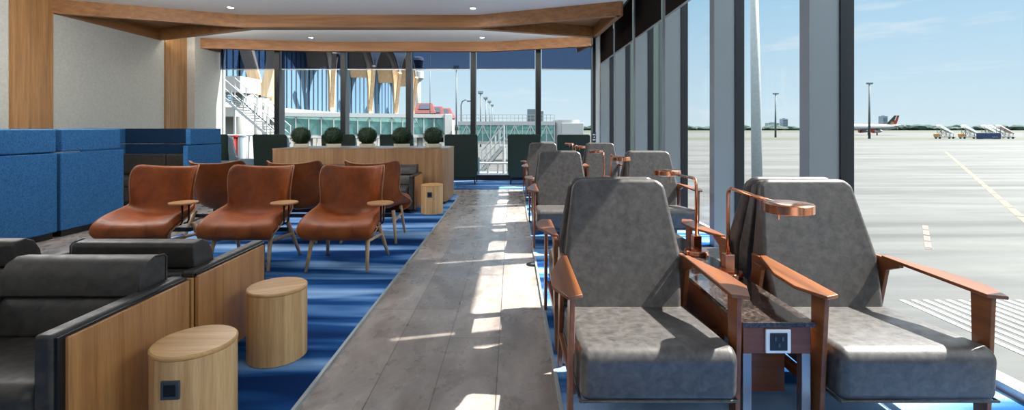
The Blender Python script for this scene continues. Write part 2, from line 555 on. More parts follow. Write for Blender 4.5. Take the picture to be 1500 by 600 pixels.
def downlight(x, y, label, power):
    d = tag(empty('downlight', (x, y, ZC)), label, 'light', 'recessed downlights in the ceiling')
    MB().lathe([(.045, -.001), (.062, -.006), (.062, 0), (.045, 0)], 28).build('rim', 'downlight_rim', d, smooth=True)
    MB().lathe([(.001, -.0075), (.046, -.0055), (.046, .0)], 24).build('lens', 'led', d)
    L = bpy.data.lights.new('downlight_lamp', 'AREA'); L.shape = 'DISK'; L.size = .3; L.energy = power; L.color = (1, .97, .93); L.spread = math.radians(170)
    lo = bpy.data.objects.new('downlight_lamp', L); COL.objects.link(lo); lo.location = (x, y, ZC - .03)
    return d


DL = 2.5
for x, y, lb in ((-4.66, 7.8, 'small round downlight in the ceiling before the first oak beam, on the sofa side'), (-.65, 7.85, 'small round downlight in the ceiling before the first oak beam, on the aisle side'),
                 (-.66, 10.4, 'small round downlight between the oak beams near the far windows, over the aisle'), (-4.44, 10.4, 'small round downlight between the oak beams near the far windows, over the counter')):
    downlight(x, y, lb, DL)
for i, (x, y) in enumerate([(a, b) for b in (5.0, 2.2, -.6, -3.2) for a in (-6.0, -4.0, -2.0, .4)]):  # added fill discs under the ceiling, without fixtures
    L = bpy.data.lights.new('ceiling_fill', 'AREA'); L.shape = 'DISK'; L.size = .5; L.energy = DL * 1.3; L.color = (1, .97, .93)
    lo = bpy.data.objects.new('ceiling_fill', L); COL.objects.link(lo); lo.location = (x, y, ZC - .03)

for i, (x, y, w) in enumerate(((-5.2, 5.2, 140), (-2.8, 5.2, 85), (-5.0, 1.0, 20), (-.5, -2.5, 20))):  # added point fills out of view, brightening wall and ceiling
    L = bpy.data.lights.new('point_fill', 'POINT'); L.shadow_soft_size = .2; L.energy = w; L.color = (1, .98, .96)
    lo = bpy.data.objects.new('point_fill', L); COL.objects.link(lo); lo.location = (x, y, 2.78)
for i, (x, y, ln_, rz, w) in enumerate(((-2.65, 8.60, 4.1, 0, 40), (-5.9, 9.1, 2.4, -.39, 22), (.5, 9.0, 2.2, .33, 22))):  # added strips, unseen from below, brightening the ceiling behind the beams
    L = bpy.data.lights.new('beam_fill_strip', 'AREA'); L.shape = 'RECTANGLE'; L.size = ln_; L.size_y = .05; L.energy = w; L.color = (1, .96, .9)
    lo = bpy.data.objects.new('beam_fill_strip', L); COL.objects.link(lo); lo.location = (x, y, 3.03)
    lo.rotation_euler = (Matrix.Rotation(rz, 3, 'Z') @ Vector((0, .75, .66))).to_track_quat('-Z', 'X').to_euler()
    lo.rotation_euler = (math.radians(132), 0, rz)

# small black control plate on the corner post
sp_ = tag(empty('wall_switch', (1.925, YB - .262, 1.03)), 'small black control plate with white symbols on the far corner post', 'switch')
MB().box(-.045, .045, 0, .012, -.11, .11).build('plate', 'black', sp_, bevel=.004)
for (x, z) in ((-.018, .06), (.018, .06), (0, 0), (-.018, -.06), (.018, -.06)):
    MB().box(x - .012, x + .012, -.002, .001, z - .016, z + .016).build('symbol', 'white_plate', sp_)


# ------------------------------------------------------------------ grey recliners
def make_recliner():
    r = empty('lounge_chair')
    # seat block with a soft crowned top
    mb = MB()
    mb.prism([(-.30, -.335, .20), (-.30, -.345, .385), (-.30, -.30, .405), (-.30, .22, .37), (-.30, .27, .20)],
             [(.30, -.335, .20), (.30, -.345, .385), (.30, -.30, .405), (.30, .22, .37), (.30, .27, .20)])
    mb.build('seat', 'grey_leather', r, bevel=.035, seg=4)
    MB().tube([(-.298, -.33, .206), (.298, -.33, .206), (.298, .26, .206), (-.298, .26, .206), (-.298, -.33, .206)], .006, 8).build('piping', 'grey_leather', r)
    # six-sided back cushion leaning back
    ol = [(-.265, .345), (.265, .345), (.29, .60), (.245, .94), (.205, .972), (-.205, .972), (-.245, .94), (-.29, .60)]

    def lean(z, off):
        return .165 + .30 * (z - .36) + off
    front = [(x, lean(z, .0 if z < .9 else .012), z) for x, z in ol]
    back = [(x * .97, lean(z, .12 if z < .9 else .062), z - (.008 if z > .9 else 0)) for x, z in ol]
    MB().prism(front, back).build('backrest', 'grey_leather', r, bevel=.028, seg=4)
    f2 = [(x * .94, lean(z, .115 if z < .9 else .058), z - .014) for x, z in ol]
    b2 = [(x * .86, lean(z, .185 if z < .9 else .088), z - .03) for x, z in ol]
    MB().prism(f2, b2).build('back_shell', 'grey_leather', r, bevel=.02, seg=3)
    for s in (-1, 1):
        arm = [(.285, -.30), (.345, -.325), (.395, -.20), (.39, -.04), (.315, .22), (.285, .22)]
        za = lambda y: .60 + .03 * max(0, y + .1)
        MB().prism([(s * x, y, za(y) - .015) for x, y in arm], [(s * x, y, za(y)) for x, y in arm]).build('armrest', 'wood_arm', r, bevel=.004)
        # rear bracket of the arm running down into the back
        MB().hexa([(s * .293, .12, .575), (s * .315, .12, .575), (s * .315, .30, .50), (s * .293, .30, .50),
                   (s * .293, .12, .60), (s * .315, .12, .60), (s * .315, .30, .60), (s * .293, .30, .60)]).build('arm_bracket', 'wood_arm', r, bevel=.003)
        MB().hexa([(s * .318, -.262, 0), (s * .338, -.262, 0), (s * .338, -.212, 0), (s * .318, -.212, 0),
                   (s * .312, -.292, .585), (s * .332, -.292, .585), (s * .332, -.205, .585), (s * .312, -.205, .585)]).build('leg', 'wood_arm', r, bevel=.004)
        MB().hexa([(s * .296, .33, 0), (s * .318, .33, 0), (s * .318, .385, 0), (s * .296, .385, 0),
                   (s * .296, .20, .56), (s * .318, .20, .56), (s * .318, .29, .56), (s * .296, .29, .56)]).build('leg', 'wood_arm', r, bevel=.004)
        MB().box(min(s * .298, s * .316), max(s * .298, s * .316), -.21, .33, .165, .20).build('side_rail', 'wood_arm', r)
    MB().box(-.30, .30, -.10, -.05, .155, .20).box(-.30, .30, .18, .23, .155, .20).build('cross_rail', 'wood_cabinet', r)
    return r


GR = 'grey leather recliners along the glass wall'
proto_r = make_recliner()
YC = 2.55
rows = ['front row', 'second row', 'third row']
first = True
for k_ in range(3):
    for cx, side in ((.557, 'aisle'), (1.54, 'window')):
        for face in (0, 1):
            o = proto_r if first else copy_tree(proto_r)
            first = False
            yc = YC + 3.0 * k_
            o.location = (cx if k_ == 0 else cx + (.0 if cx < 1 else .05), yc - .44 if face == 0 else yc + .44, .011)
            o.rotation_euler = (0, 0, 0 if face == 0 else PI)
            nm = ['nearest', 'middle', 'farthest'][k_]
            tag(o, ('grey leather recliner on the %s side of the %s pair, facing the camera' if face == 0 else 'grey leather recliner on the %s side of the %s pair, turned to the far windows') % (side, nm), 'chair', GR)


def make_cabinet():
    t = empty('side_table')
    MB().box(-.145, .145, -.79, .79, .455, .475).build('table_top', 'granite', t, bevel=.004)
    MB().box(-.135, .135, -.775, .775, .345, .455).build('apron', 'wood_cabinet', t, bevel=.003)
    MB().box(-.13, .13, -.60, .60, .10, .12).box(-.13, .13, -.01, .01, .12, .345).box(-.13, .13, -.60, -.58, .10, .345).box(-.13, .13, .58, .60, .10, .345).build('shelf', 'wood_cabinet', t)
    for sx in (-1, 1):
        for sy in (-1, 1):
            MB().box(sx * .117 - .018, sx * .117 + .018, sy * .755 - .018, sy * .755 + .018, 0, .345).build('leg', 'steel', t, bevel=.003)
    p = MB().box(-.05, .05, -.785, -.775, .35, .445).build('outlet', 'white_plate', t, bevel=.004)
    MB().box(-.034, .034, -.789, -.784, .363, .432).build('socket', 'black', p, bevel=.002)
    for x, z in ((-.014, .41), (.014, .41), (0, .385)):
        MB().box(x - .004, x + .004, -.791, -.788, z - .008, z + .008).build('slot', 'plate_grey', p)
    return t


def make_lamp():
    l = empty('reading_lamp')
    MB().lathe([(.068, 0), (.07, .004), (.07, .022), (.066, .028), (.001, .029)], 40).build('base', 'copper', l, smooth=False)
    MB().box(-.024, .024, -.024, .024, .028, .115).build('block', 'copper', l, bevel=.002)
    H = .455
    pts = [(0, 0, .10), (0, 0, H - .04)]
    for a in range(1, 7):
        t = a / 6 * PI / 2
        pts.append((0, -.04 + .04 * math.cos(t), H - .04 + .04 * math.sin(t)))
    pts.append((0, -.44, H - .01))
    MB().tube(pts, .009, 12).build('stem', 'copper', l, smooth=True)
    h = MB().lathe([(.088, -.02), (.092, -.017), (.092, .015), (.088, .018), (.001, .018)], 48, (0, -.53, H - .012)).build('lamp_head', 'copper', l)
    smooth_angle(h, 50)
    MB().lathe([(.001, -.0205), (.08, -.0205), (.08, -.012)], 40, (0, -.53, H - .012)).build('diffuser', 'lamp_under', h)
    MB().tube([(0, -.46, H - .02), (0, -.46, H - .075)], .004, 8).build('switch_pin', 'copper', l)
    return l


ct, lp = make_cabinet(), make_lamp()
for k_ in range(3):
    yc = YC + 3.0 * k_
    nm = ['nearest', 'middle', 'farthest'][k_]
    c = ct if k_ == 0 else copy_tree(ct)
    c.location = (1.05 + (.025 if k_ else 0), yc + .09, .011)
    tag(c, 'long granite-topped walnut table between the %s grey recliners' % nm, 'table', 'granite tables between the recliners')
    for f in (0, 1):
        l = lp if (k_ == 0 and f == 0) else copy_tree(lp)
        l.location = (1.115 + (.025 if k_ else 0), yc + (-.12 if f == 0 else .30), .011 + .475)
        l.rotation_euler = (0, 0, 0 if f == 0 else PI)
        tag(l, 'copper reading lamp on the %s granite table, arm reaching toward the %s' % (nm, 'camera' if f == 0 else 'far windows'), 'lamp', 'copper reading lamps')


# ------------------------------------------------------------------ tan wing chairs
def make_tan():
    r = empty('wing_chair')
    # spine of the shell: front lip, seat, back (y, z), half width, wing displacement
    sp = [(-.20, .262, .26, .0), (-.272, .264, .28, .0), (-.326, .298, .305, .0), (-.340, .355, .326, .0), (-.312, .408, .336, .012), (-.21, .434, .338, .035), (-.05, .430, .332, .075),
          (.092, .415, .310, .12), (.172, .44, .282, .14), (.215, .515, .272, .155), (.247, .60, .278, .18), (.272, .71, .287, .195), (.292, .80, .290, .18), (.305, .856, .275, .135)]
    N = len(sp); U = 14
    inner, outer = [], []
    for i, (y, z, w, d) in enumerate(sp):
        a, b = sp[max(i - 1, 0)], sp[min(i + 1, N - 1)]
        ty, tz = b[0] - a[0], b[1] - a[1]
        L = math.hypot(ty, tz); ty /= L; tz /= L
        ny, nz = -tz, ty              # toward the sitter
        dy_, dz_ = (0, 1) if i < 7 else ((ny * .5, 1) if i == 7 else (ny, nz))   # the seat edge turns up, the back edge turns forward
        thick = [.03, .04, .05, .08, .12, .13, .12, .09, .06, .04, .036, .034, .032, .03][i]
        ri, ro = [], []
        for j in range(U + 1):
            u = -1 + 2 * j / U
            e = abs(u) ** (2.2 if i < 7 else 3.0)
            x = w * (u if abs(u) < .6 else math.copysign(.6 + (abs(u) - .6) * .92, u))
            yy, zz = y + dy_ * d * e, z + dz_ * d * e
            ri.append((x, yy, zz))
            tt = thick * (1 - (.45 if i < 7 else .55) * abs(u) ** 3)
            ro.append((x * 1.02 + math.copysign(.014 * abs(u) ** 3, u), yy - ny * tt, zz - nz * tt))
        inner.append(ri); outer.append(ro)
    mb = MB()
    bm = mb.bm
    vi = [[bm.verts.new(p) for p in q] for q in inner]
    vo = [[bm.verts.new(p) for p in q] for q in outer]
    for A, flip in ((vi, False), (vo, True)):
        for i in range(N - 1):
            for j in range(U):
                f = (A[i][j], A[i][j + 1], A[i + 1][j + 1], A[i + 1][j])
                bm.faces.new(f[::-1] if flip else f)
    for i in range(N - 1):
        bm.faces.new((vi[i][0], vi[i + 1][0], vo[i + 1][0], vo[i][0])); bm.faces.new((vi[i + 1][U], vi[i][U], vo[i][U], vo[i + 1][U]))
    for j in range(U):
        bm.faces.new((vi[0][j + 1], vi[0][j], vo[0][j], vo[0][j + 1])); bm.faces.new((vi[N - 1][j], vi[N - 1][j + 1], vo[N - 1][j + 1], vo[N - 1][j]))
    mb.build('shell', 'tan_leather', r, sub=2)
    rim = [Vector(q[0]) for q in outer[1:]] + [Vector(p) for p in outer[-1][1:-1]] + [Vector(q[-1]) for q in outer[:0:-1]]
    # piping along the rim
    MB().tube(rim, .0065, 8).build('piping', 'tan_seam', r, sub=1)
    for sx in (-1, 1):
        MB().tube([(sx * .235, -.17, .33), (sx * .262, -.275, 0)], [.021, .0135], 14).build('leg', 'wood_leg', r, smooth=True)
        MB().tube([(sx * .235, .16, .33), (sx * .295, .285, 0)], [.021, .0135], 14).build('leg', 'wood_leg', r, smooth=True)
        MB().tube([(sx * .243, -.20, .245), (sx * .255, .20, .22)], .014, 10).build('stretcher', 'wood_leg', r, smooth=True)
    for y in (-.17, .145):
        MB().box(-.24, .24, y - .015, y + .015, .255, .29).build('seat_rail', 'black', r)
    return r


def add_tablet(r):
    t = MB().lathe([(.001, -.006), (.108, -.006), (.115, 0), (.113, .008), (.001, .010)], 40, (.335, -.13, .565)).build('tablet', 'wood_tablet', r, smooth=False)
    for dy in (-.045, .045):
        MB().tube([(.352, -.13 + dy, .56), (.352, -.13 + dy, .41), (.348, -.145 + dy, .385), (.325, -.16 + dy, .38)], .008, 8).build('bracket', 'black_metal', t, smooth=True)


proto_t = make_tan()
tanf = copy_tree(proto_t)
add_tablet(tanf)
GT = 'tan leather wing chairs'
front = [(-1.50, 4.30, 0, 'nearest the aisle'), (-2.36, 4.31, .02, 'second of the three'), (-3.26, 4.30, .05, 'beside the tall blue sofas')]
for i, (x, y, a, w) in enumerate(front):
    o = tanf if i == 0 else copy_tree(tanf)
    o.location = (x, y, .018); o.rotation_euler = (0, 0, a)
    tag(o, 'tan leather wing chair with a round wooden tablet, ' + w, 'chair', GT)
for i, (x, w) in enumerate(((-1.53, 'nearest the black armchairs'), (-2.38, 'behind the middle chair with a tablet'), (-3.22, 'closest to the blue sofas'))):
    o = proto_t if i == 0 else copy_tree(proto_t)
    o.location = (x, 5.30, .018); o.rotation_euler = (0, 0, PI)
    tag(o, 'tan leather wing chair turned away, without a tablet, ' + w, 'chair', GT)


# ------------------------------------------------------------------ wooden stump tables
def make_stump():
    t = empty('stump_table')
    b = MB().lathe([(.143, .0), (.150, .004), (.150, .362), (.143, .366)], 56).build('body', 'wood_stump', t)
    smooth_angle(b, 35)
    p = MB().lathe([(.146, .364), (.152, .368), (.152, .376), (.146, .381), (.001, .381)], 56).build('table_top', 'wood_stump_top', t)
    smooth_angle(p, 35)
    q = MB().box(-.034, .034, -.156, -.146, .225, .295).build('outlet', 'plate_grey', t, bevel=.003)
    MB().box(-.022, .022, -.1585, -.155, .238, .282).build('socket', 'black', q, bevel=.002)
    return t


st = make_stump()
for i, (x, y, a, lb) in enumerate(((-1.285, 1.91, .06, 'oak stump table with a power outlet beside the nearest club armchair'), (-1.28, 2.57, PI + .5, 'oak stump table on the blue carpet, second along the club armchairs'),
                                   (-1.165, 6.86, -.05, 'oak stump table standing before the long counter by the black armchair'))):
    o = st if i == 0 else copy_tree(st)
    o.location = (x, y, .011); o.rotation_euler = (0, 0, a)
    if i == 2: o.scale = (1.05, 1.05, 1.1)
    tag(o, lb, 'table', 'oak stump tables')


# ------------------------------------------------------------------ club armchairs (facing -Y), width .74, depth .66
def make_club():
    r = empty('club_armchair')
    W, Y0, Y1, Z = .37, -.33, .31, .55
    for s in (-1, 1):
        a, b = sorted((s * (W - .022), s * (W - .085)))
        MB().box(a, b, Y0, Y1, .06, Z).build('arm', 'dark_leather', r, bevel=.014, seg=3)
        a, b = sorted((s * (W - .022), s * W))
        MB().box(a, b, Y0 + .04, Y1, .06, Z - .022).build('side_panel', 'wood_club', r, bevel=.004)
        a, b = sorted((s * (W - .024), s * (W - .012)))
        MB().box(a, b, Y0 + .012, Y0 + .04, .06, Z - .018).box(a, b, Y0 + .012, Y1, Z - .03, Z - .012).build('trim_strip', 'black', r)
    I = W - .085
    MB().box(-I, I, .17, Y1, .06, .54).build('back', 'dark_leather', r, bevel=.02, seg=3)
    MB().box(-W + .022, W - .022, Y1, Y1 + .02, .06, Z - .03).build('back_panel', 'wood_club', r, bevel=.004)
    MB().box(-I, I, Y0 + .03, .2, .06, .22).build('seat_base', 'dark_leather', r, bevel=.01)
    c = MB().box(-I + .004, I - .004, Y0 - .005, .18, .22, .375).build('seat_cushion', 'dark_leather', r, bevel=.05, seg=5)
    # lumbar cushion and the long head roll above the arms
    MB().prism([(-I + .003, .05, .37), (-I + .003, .07, .49), (-I + .003, .10, .525), (-I + .003, .18, .525), (-I + .003, .18, .37)],
               [(I - .003, .05, .37), (I - .003, .07, .49), (I - .003, .10, .525), (I - .003, .18, .525), (I - .003, .18, .37)]).build('back_cushion', 'dark_leather', r, bevel=.02, seg=4)
    prof = [(.085, .527), (.10, .60), (.135, .655), (.18, .675), (.235, .67), (.25, .655), (.25, .555), (.245, .545)]
    h = MB().prism([(-I - .02, y, z) for y, z in prof], [(I + .02, y, z) for y, z in prof]).build('head_cushion', 'dark_leather', r, bevel=.012, seg=3)
    pts = [(I + .02, y, z) for y, z in prof]
    MB().tube(pts, .004, 8).build('piping', 'dark_leather', h, smooth=True)
    for sx in (-1, 1):
        for y in (Y0 + .07, Y1 - .06):
            MB().tube([(sx * (W - .08), y, 0), (sx * (W - .08), y, .065)], .018, 12).build('foot', 'black', r)
    return r


cl = make_club()
GC = 'dark leather club armchairs with wooden sides'
for i, (x, y, a, lb) in enumerate(((-1.875, 1.89, 0, 'dark leather club armchair beside the stump with the outlet, facing the camera'), (-1.875, 2.575, PI, 'dark leather club armchair back to back with the nearest one, facing the tan chairs'),
                                   (-2.80, 2.585, PI + .03, 'dark leather club armchair beyond the nearest pair, closer to the blue sofas'),
                                   (-1.77, 7.10, 0, 'black leather club armchair beside the small stump at the counter'), (-2.62, 7.10, 0, 'black leather club armchair mostly hidden behind the tan chairs at the counter'))):
    o = cl if i == 0 else copy_tree(cl)
    o.location = (x, y, .011 if y < 2.58 and x > -2.5 or y > 5 else .011); o.rotation_euler = (0, 0, a)
    tag(o, lb, 'chair', GC)


# ------------------------------------------------------------------ tall blue sofas
def make_sofa():
    r = empty('high_back_sofa')
    W, D0, D1 = .86, -.44, .435                  # half width along X, front and back
    MB().box(-W + .03, W - .03, D0 + .05, D1 - .03, 0, .07).build('plinth', 'black', r)
    MB().box(-W + .08, W - .08, D1 - .09, D1, .07, .965).build('back_panel', 'shaded_felt', r, bevel=.015, seg=3)  # inner panels coloured darker than the sides to carry the shade
    MB().box(-W + .08, W - .08, D1 - .095, D1, .972, 1.235).build('upper_back_panel', 'shaded_felt', r, bevel=.015, seg=3)
    for s in (-1, 1):
        a, b = sorted((s * W, s * (W - .08)))
        MB().box(a, b, D0, D1, .07, .965).build('side_panel', 'blue_felt', r, bevel=.015, seg=3)
        MB().box(a, b, D0 + .06, D1 - .012, .975, 1.235).build('upper_side_panel', 'blue_felt', r, bevel=.015, seg=3)
    MB().box(-W + .085, W - .085, D0 + .06, D1 - .1, .07, .30).build('seat_base', 'dark_leather', r, bevel=.015)  # dark leather inside also stands in for the shade there
    for s in (-1, 1):
        a, b = sorted((s * .003, s * (W - .085)))
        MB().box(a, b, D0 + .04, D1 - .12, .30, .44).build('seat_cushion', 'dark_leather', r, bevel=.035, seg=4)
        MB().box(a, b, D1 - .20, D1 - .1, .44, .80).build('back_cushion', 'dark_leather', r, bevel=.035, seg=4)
    return r


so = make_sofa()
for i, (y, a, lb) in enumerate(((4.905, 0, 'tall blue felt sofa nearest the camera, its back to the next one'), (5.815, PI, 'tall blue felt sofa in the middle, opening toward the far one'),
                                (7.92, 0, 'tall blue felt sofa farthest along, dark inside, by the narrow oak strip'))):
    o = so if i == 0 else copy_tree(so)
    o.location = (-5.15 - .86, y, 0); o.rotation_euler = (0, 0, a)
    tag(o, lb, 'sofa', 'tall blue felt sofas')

# ------------------------------------------------------------------ long counter
ctr = tag(empty('counter', (-2.45, 8.1, .012)), 'long oak counter with rounded end carrying five box balls', 'counter')


def rounded(x0, x1, y0, y1, r, n=8):
    pts = []
    for cx, cy, a0 in ((x1 - r, y0 + r, -PI / 2), (x1 - r, y1 - r, 0)):
        for i in range(n + 1):
            t = a0 + PI / 2 * i / n
            pts.append((cx + r * math.cos(t), cy + r * math.sin(t)))
    return pts + [(x0, y1), (x0, y0)]


pts = rounded(-1.39, 1.40, -.54, .54, .14)
smooth_angle(MB().prism([(x, y, .05) for x, y in pts], [(x, y, .885) for x, y in pts]).build('body', 'wood_counter', ctr), 40)
smooth_angle(MB().prism([(x * .97, y * .93, .0) for x, y in pts], [(x * .97, y * .93, .05) for x, y in pts]).build('plinth', 'black', ctr), 40)
top = rounded(-1.395, 1.405, -.545, .545, .145)
smooth_angle(MB().prism([(x, y, .885) for x, y in top], [(x, y, .905) for x, y in top]).build('counter_top', 'wood_counter', ctr), 40)
MB().prism([(x * .985, y * .96, .905) for x, y in top], [(x * .985, y * .96, .907) for x, y in top]).build('counter_inlay', 'counter_top', ctr)


def make_plant():
    r = empty('potted_boxwood')
    MB().hexa([(-.11, -.11, 0), (.11, -.11, 0), (.11, .11, 0), (-.11, .11, 0), (-.112, -.112, .062), (.112, -.112, .062), (.112, .112, .062), (-.112, .112, .062)]).build('planter', 'cream', r, bevel=.004)
    MB().box(-.10, .10, -.10, .10, .060, .064).build('soil', 'soil', r)
    f = MB().ico((0, 0, .192), .148, 3, (1, 1, .93), jit=.03)
    rnd = random.Random(3)
    for i in range(1500):
        z = rnd.uniform(-1, 1); t = rnd.uniform(0, 2 * PI); q = math.sqrt(1 - z * z)
        nrm = Vector((q * math.cos(t), q * math.sin(t), z))
        q2 = rnd.uniform(.143, .17); c = Vector((0, 0, .192)) + Vector((nrm.x, nrm.y, nrm.z * .92)) * q2
        a = nrm.orthogonal().normalized(); a = Matrix.Rotation(rnd.uniform(0, 6.28), 3, nrm) @ a
        b = (nrm.cross(a) + nrm * rnd.uniform(-.5, .9)).normalized()
        L, w = rnd.uniform(.010, .016), rnd.uniform(.006, .009)
        vs = [f.bm.verts.new(c + d) for d in (-b * L, a * w, b * L, -a * w)]
        f.bm.faces.new(vs)
    f.build('foliage', 'leaf', r)
    return r


pl = make_plant()
wh = ['at the sofa end of the counter', 'second from the sofa end of the counter', 'in the middle of the counter', 'second from the rounded end of the counter', 'at the rounded end of the counter']
for i, px in enumerate((441, 488.5, 538, 588.5, 634.5)):
    o = pl if i == 0 else copy_tree(pl)
    o.location = ((px - 750) * 7.95 / F, 7.95, .920); o.rotation_euler = (0, 0, .47)
    tag(o, 'clipped box ball in a square cream planter ' + wh[i], 'plant', 'clipped box balls on the counter')


# ------------------------------------------------------------------ dark green high-back chairs
def make_high():
    r = empty('high_back_chair')                # faces +Y, we look at its back
    W = .355
    ol = [(-W + .05, .15), (W - .05, .15), (W, .30), (W, 1.06), (W - .03, 1.09), (-W + .03, 1.09), (-W, 1.06), (-W, .30)]
    ln = lambda z: -.30 - .10 * (z - .15)
    MB().prism([(x, ln(z), z) for x, z in ol], [(x, ln(z) + .09, z) for x, z in ol]).build('backrest', 'green_fabric', r, bevel=.02, seg=3)
    for s in (-1, 1):
        pr = [(-.22, .20), (.02, .20), (.02, .52), (-.10, .62), (-.20, 1.0), (-.28, 1.05), (-.28, .20)]
        a, b = s * (W - .005), s * (W - .06)
        MB().prism([(a, y, z) for y, z in pr], [(b, y, z) for y, z in pr]).build('wing', 'pale_fabric', r, bevel=.015, seg=3)
        for y in (-.27, .27):
            MB().tube([(s * (W - .08), y, .17), (s * (W - .06), y, 0)], [.02, .013], 10).build('leg', 'black', r)
        a, b = sorted((s * W, s * (W - .07)))
        MB().box(a, b, .0, .33, .18, .56).build('arm', 'pale_fabric', r, bevel=.02, seg=3)
    MB().box(-W + .07, W - .07, -.22, .34, .16, .42).build('seat', 'pale_fabric', r, bevel=.04, seg=4)
    return r


hg = make_high()
GH = 'high-backed chairs facing the far windows'
for i, (px, lb) in enumerate(((400, 'dark green high-back chair at the sofa end of the counter, facing outside'), (499, 'dark green high-back chair behind the second box ball'), (583, 'dark green high-back chair behind the fourth box ball'),
                              (676.5, 'dark green high-back chair just past the rounded end of the counter'), (767.5, 'dark green high-back chair at the end of the aisle'), (839, 'dark green high-back chair nearest the glass wall corner'))):
    o = hg if i == 0 else copy_tree(hg)
    o.location = ((px - 750) * 10.3 / F, 10.5, .019); o.rotation_euler = (0, 0, 0)
    tag(o, lb, 'chair', GH)
o = copy_tree(hg); o.location = (-5.95, 9.95, .019); o.rotation_euler = (0, 0, -PI / 2 - .1)
tag(o, 'dark high-back chair seen side-on just past the far blue sofa', 'chair', GH)

# floor outlet in the tiles edge
fo = tag(empty('floor_outlet', (.20, 4.31, .0)), 'round dark floor outlet at the edge of the aisle', 'outlet')
MB().lathe([(.001, .006), (.062, .006), (.07, .003), (.07, 0)], 32).build('cover', 'black_metal', fo)
MB().lathe([(.001, .008), (.03, .008), (.03, .005)], 24).build('lid', 'plate_grey', fo)

# ------------------------------------------------------------------ outside
GZ = -3.65
g = struct(MB().box(-1500, 2500, -200, 4000, GZ - .3, GZ).build('ground', 'apron'))


def ground_line(pts, w, mat, dash=None, z=.012):
    mb = MB()
    p, q = Vector(pts[0]), Vector(pts[1])
    L = (q - p).length; d = (q - p) / L; nrm = Vector((-d.y, d.x, 0)) * w / 2
    t = 0
    dl, gp = dash or (L, 0)
    while t < L:
        a, b = p + d * t, p + d * min(t + dl, L)
        mb.prism([(a + nrm).to_tuple()[:2] + (GZ,), (a - nrm).to_tuple()[:2] + (GZ,), (b - nrm).to_tuple()[:2] + (GZ,), (b + nrm).to_tuple()[:2] + (GZ,)],
                 [(a + nrm).to_tuple()[:2] + (GZ + z,), (a - nrm).to_tuple()[:2] + (GZ + z,), (b - nrm).to_tuple()[:2] + (GZ + z,), (b + nrm).to_tuple()[:2] + (GZ + z,)])
        t += dl + gp
    return mb.build('ground_marking', mat, g)


ground_line([(88.9, 96.6, 0), (27.2, 25.0, 0)], .34, 'yellow_line', (3.2, .7))
ground_line([(27.2, 25.0, 0), (8, 2.5, 0)], .3, 'yellow_line')
ground_line([(20.7, 23.6, 0), (16.8, 19.0, 0)], .22, 'pink_line', (1.2, .3))
mb = MB()
for i in range(16):
    x = 11.0 + i * .33
    mb.box(x, x + .165, 10.0, 13.4, GZ, GZ + .012)
mb.build('hatch_marking', 'white_line', g)

# tall mast near the glass
pn = P(1110, 240, 21)
m_ = tag(empty('light_pole', (pn.x, 21, GZ)), 'thick pale galvanised pole standing close outside the side glass', 'pole')
MB().tube([(0, 0, 0), (-.08, 0, 6), (-.2, 0, 13)], [.24, .21, .15], 20).build('shaft', 'pole_pale', m_, smooth=True)
MB().lathe([(.4, 0), (.4, .06), (.26, .1)], 20).build('base_plate', 'pole_pale', m_)


def mast(px, ytop, D, name, label, r=.2, head=True):
    x = (px - 750) * D / F
    ztop = EYE - (ytop - HY) * D / F - GZ
    o = tag(empty('light_mast', (x, D, GZ)), label, 'mast', 'apron light masts')
    MB().tube([(0, 0, 0), (0, 0, ztop)], [r, r * .55], 12).build('shaft', 'pole_grey', o, smooth=True)
    if head:
        w = r * 2.4
        MB().box(-w, w, -.15, .15, ztop - .12, ztop + .12).build('cross_arm', 'pole_grey', o)
        for s in (-1, -.33, .33, 1):
            MB().box(s * w - r * .5, s * w + r * .5, -.4, .1, ztop + .05, ztop + .65).build('floodlight', 'box_grey', o)
    return o


mast(1273.5, 123, 211, 'light_mast', 'tall thin apron light mast before the parked airliner', .5)
mast(1136, 138, 240, 'light_mast', 'apron light mast seen beyond the thick pale pole', .5)
for px, yt, D, lb in ((704, 137, 120, 'tallest of the small light masts over the jet bridge railing'), (711.5, 145, 145, 'second light mast in the row over the jet bridge railing'), (717, 150, 170, 'third light mast in the row over the jet bridge railing'),
                      (721, 155, 200, 'smallest light mast in the row over the jet bridge railing')):
    mast(px, yt, D, '', lb, .22)
mast(630, 76, 90, '', 'very tall thin mast rising beside the control tower', .1, False)
mast(668.5, 101, 90, '', 'tall light mast with a small lamp above the red roofs', .18)
cl_ = P(678, 150, 80)
o = tag(empty('street_lamp', (cl_.x, 80, GZ)), 'grey street lamp with a curved neck beside the red roofs', 'lamp')
hz = EYE - (146 - HY) * 80 / F - GZ
MB().tube([(-.3, 0, 0), (-.3, 0, hz - .9), (-.1, 0, hz - .3), (.4, 0, hz), (.8, 0, hz - .1)], .1, 10).build('shaft', 'pole_grey', o, smooth=True)
MB().box(.7, 1.3, -.15, .15, hz - .35, hz - .1).build('lamp_head', 'box_grey', o, bevel=.03)

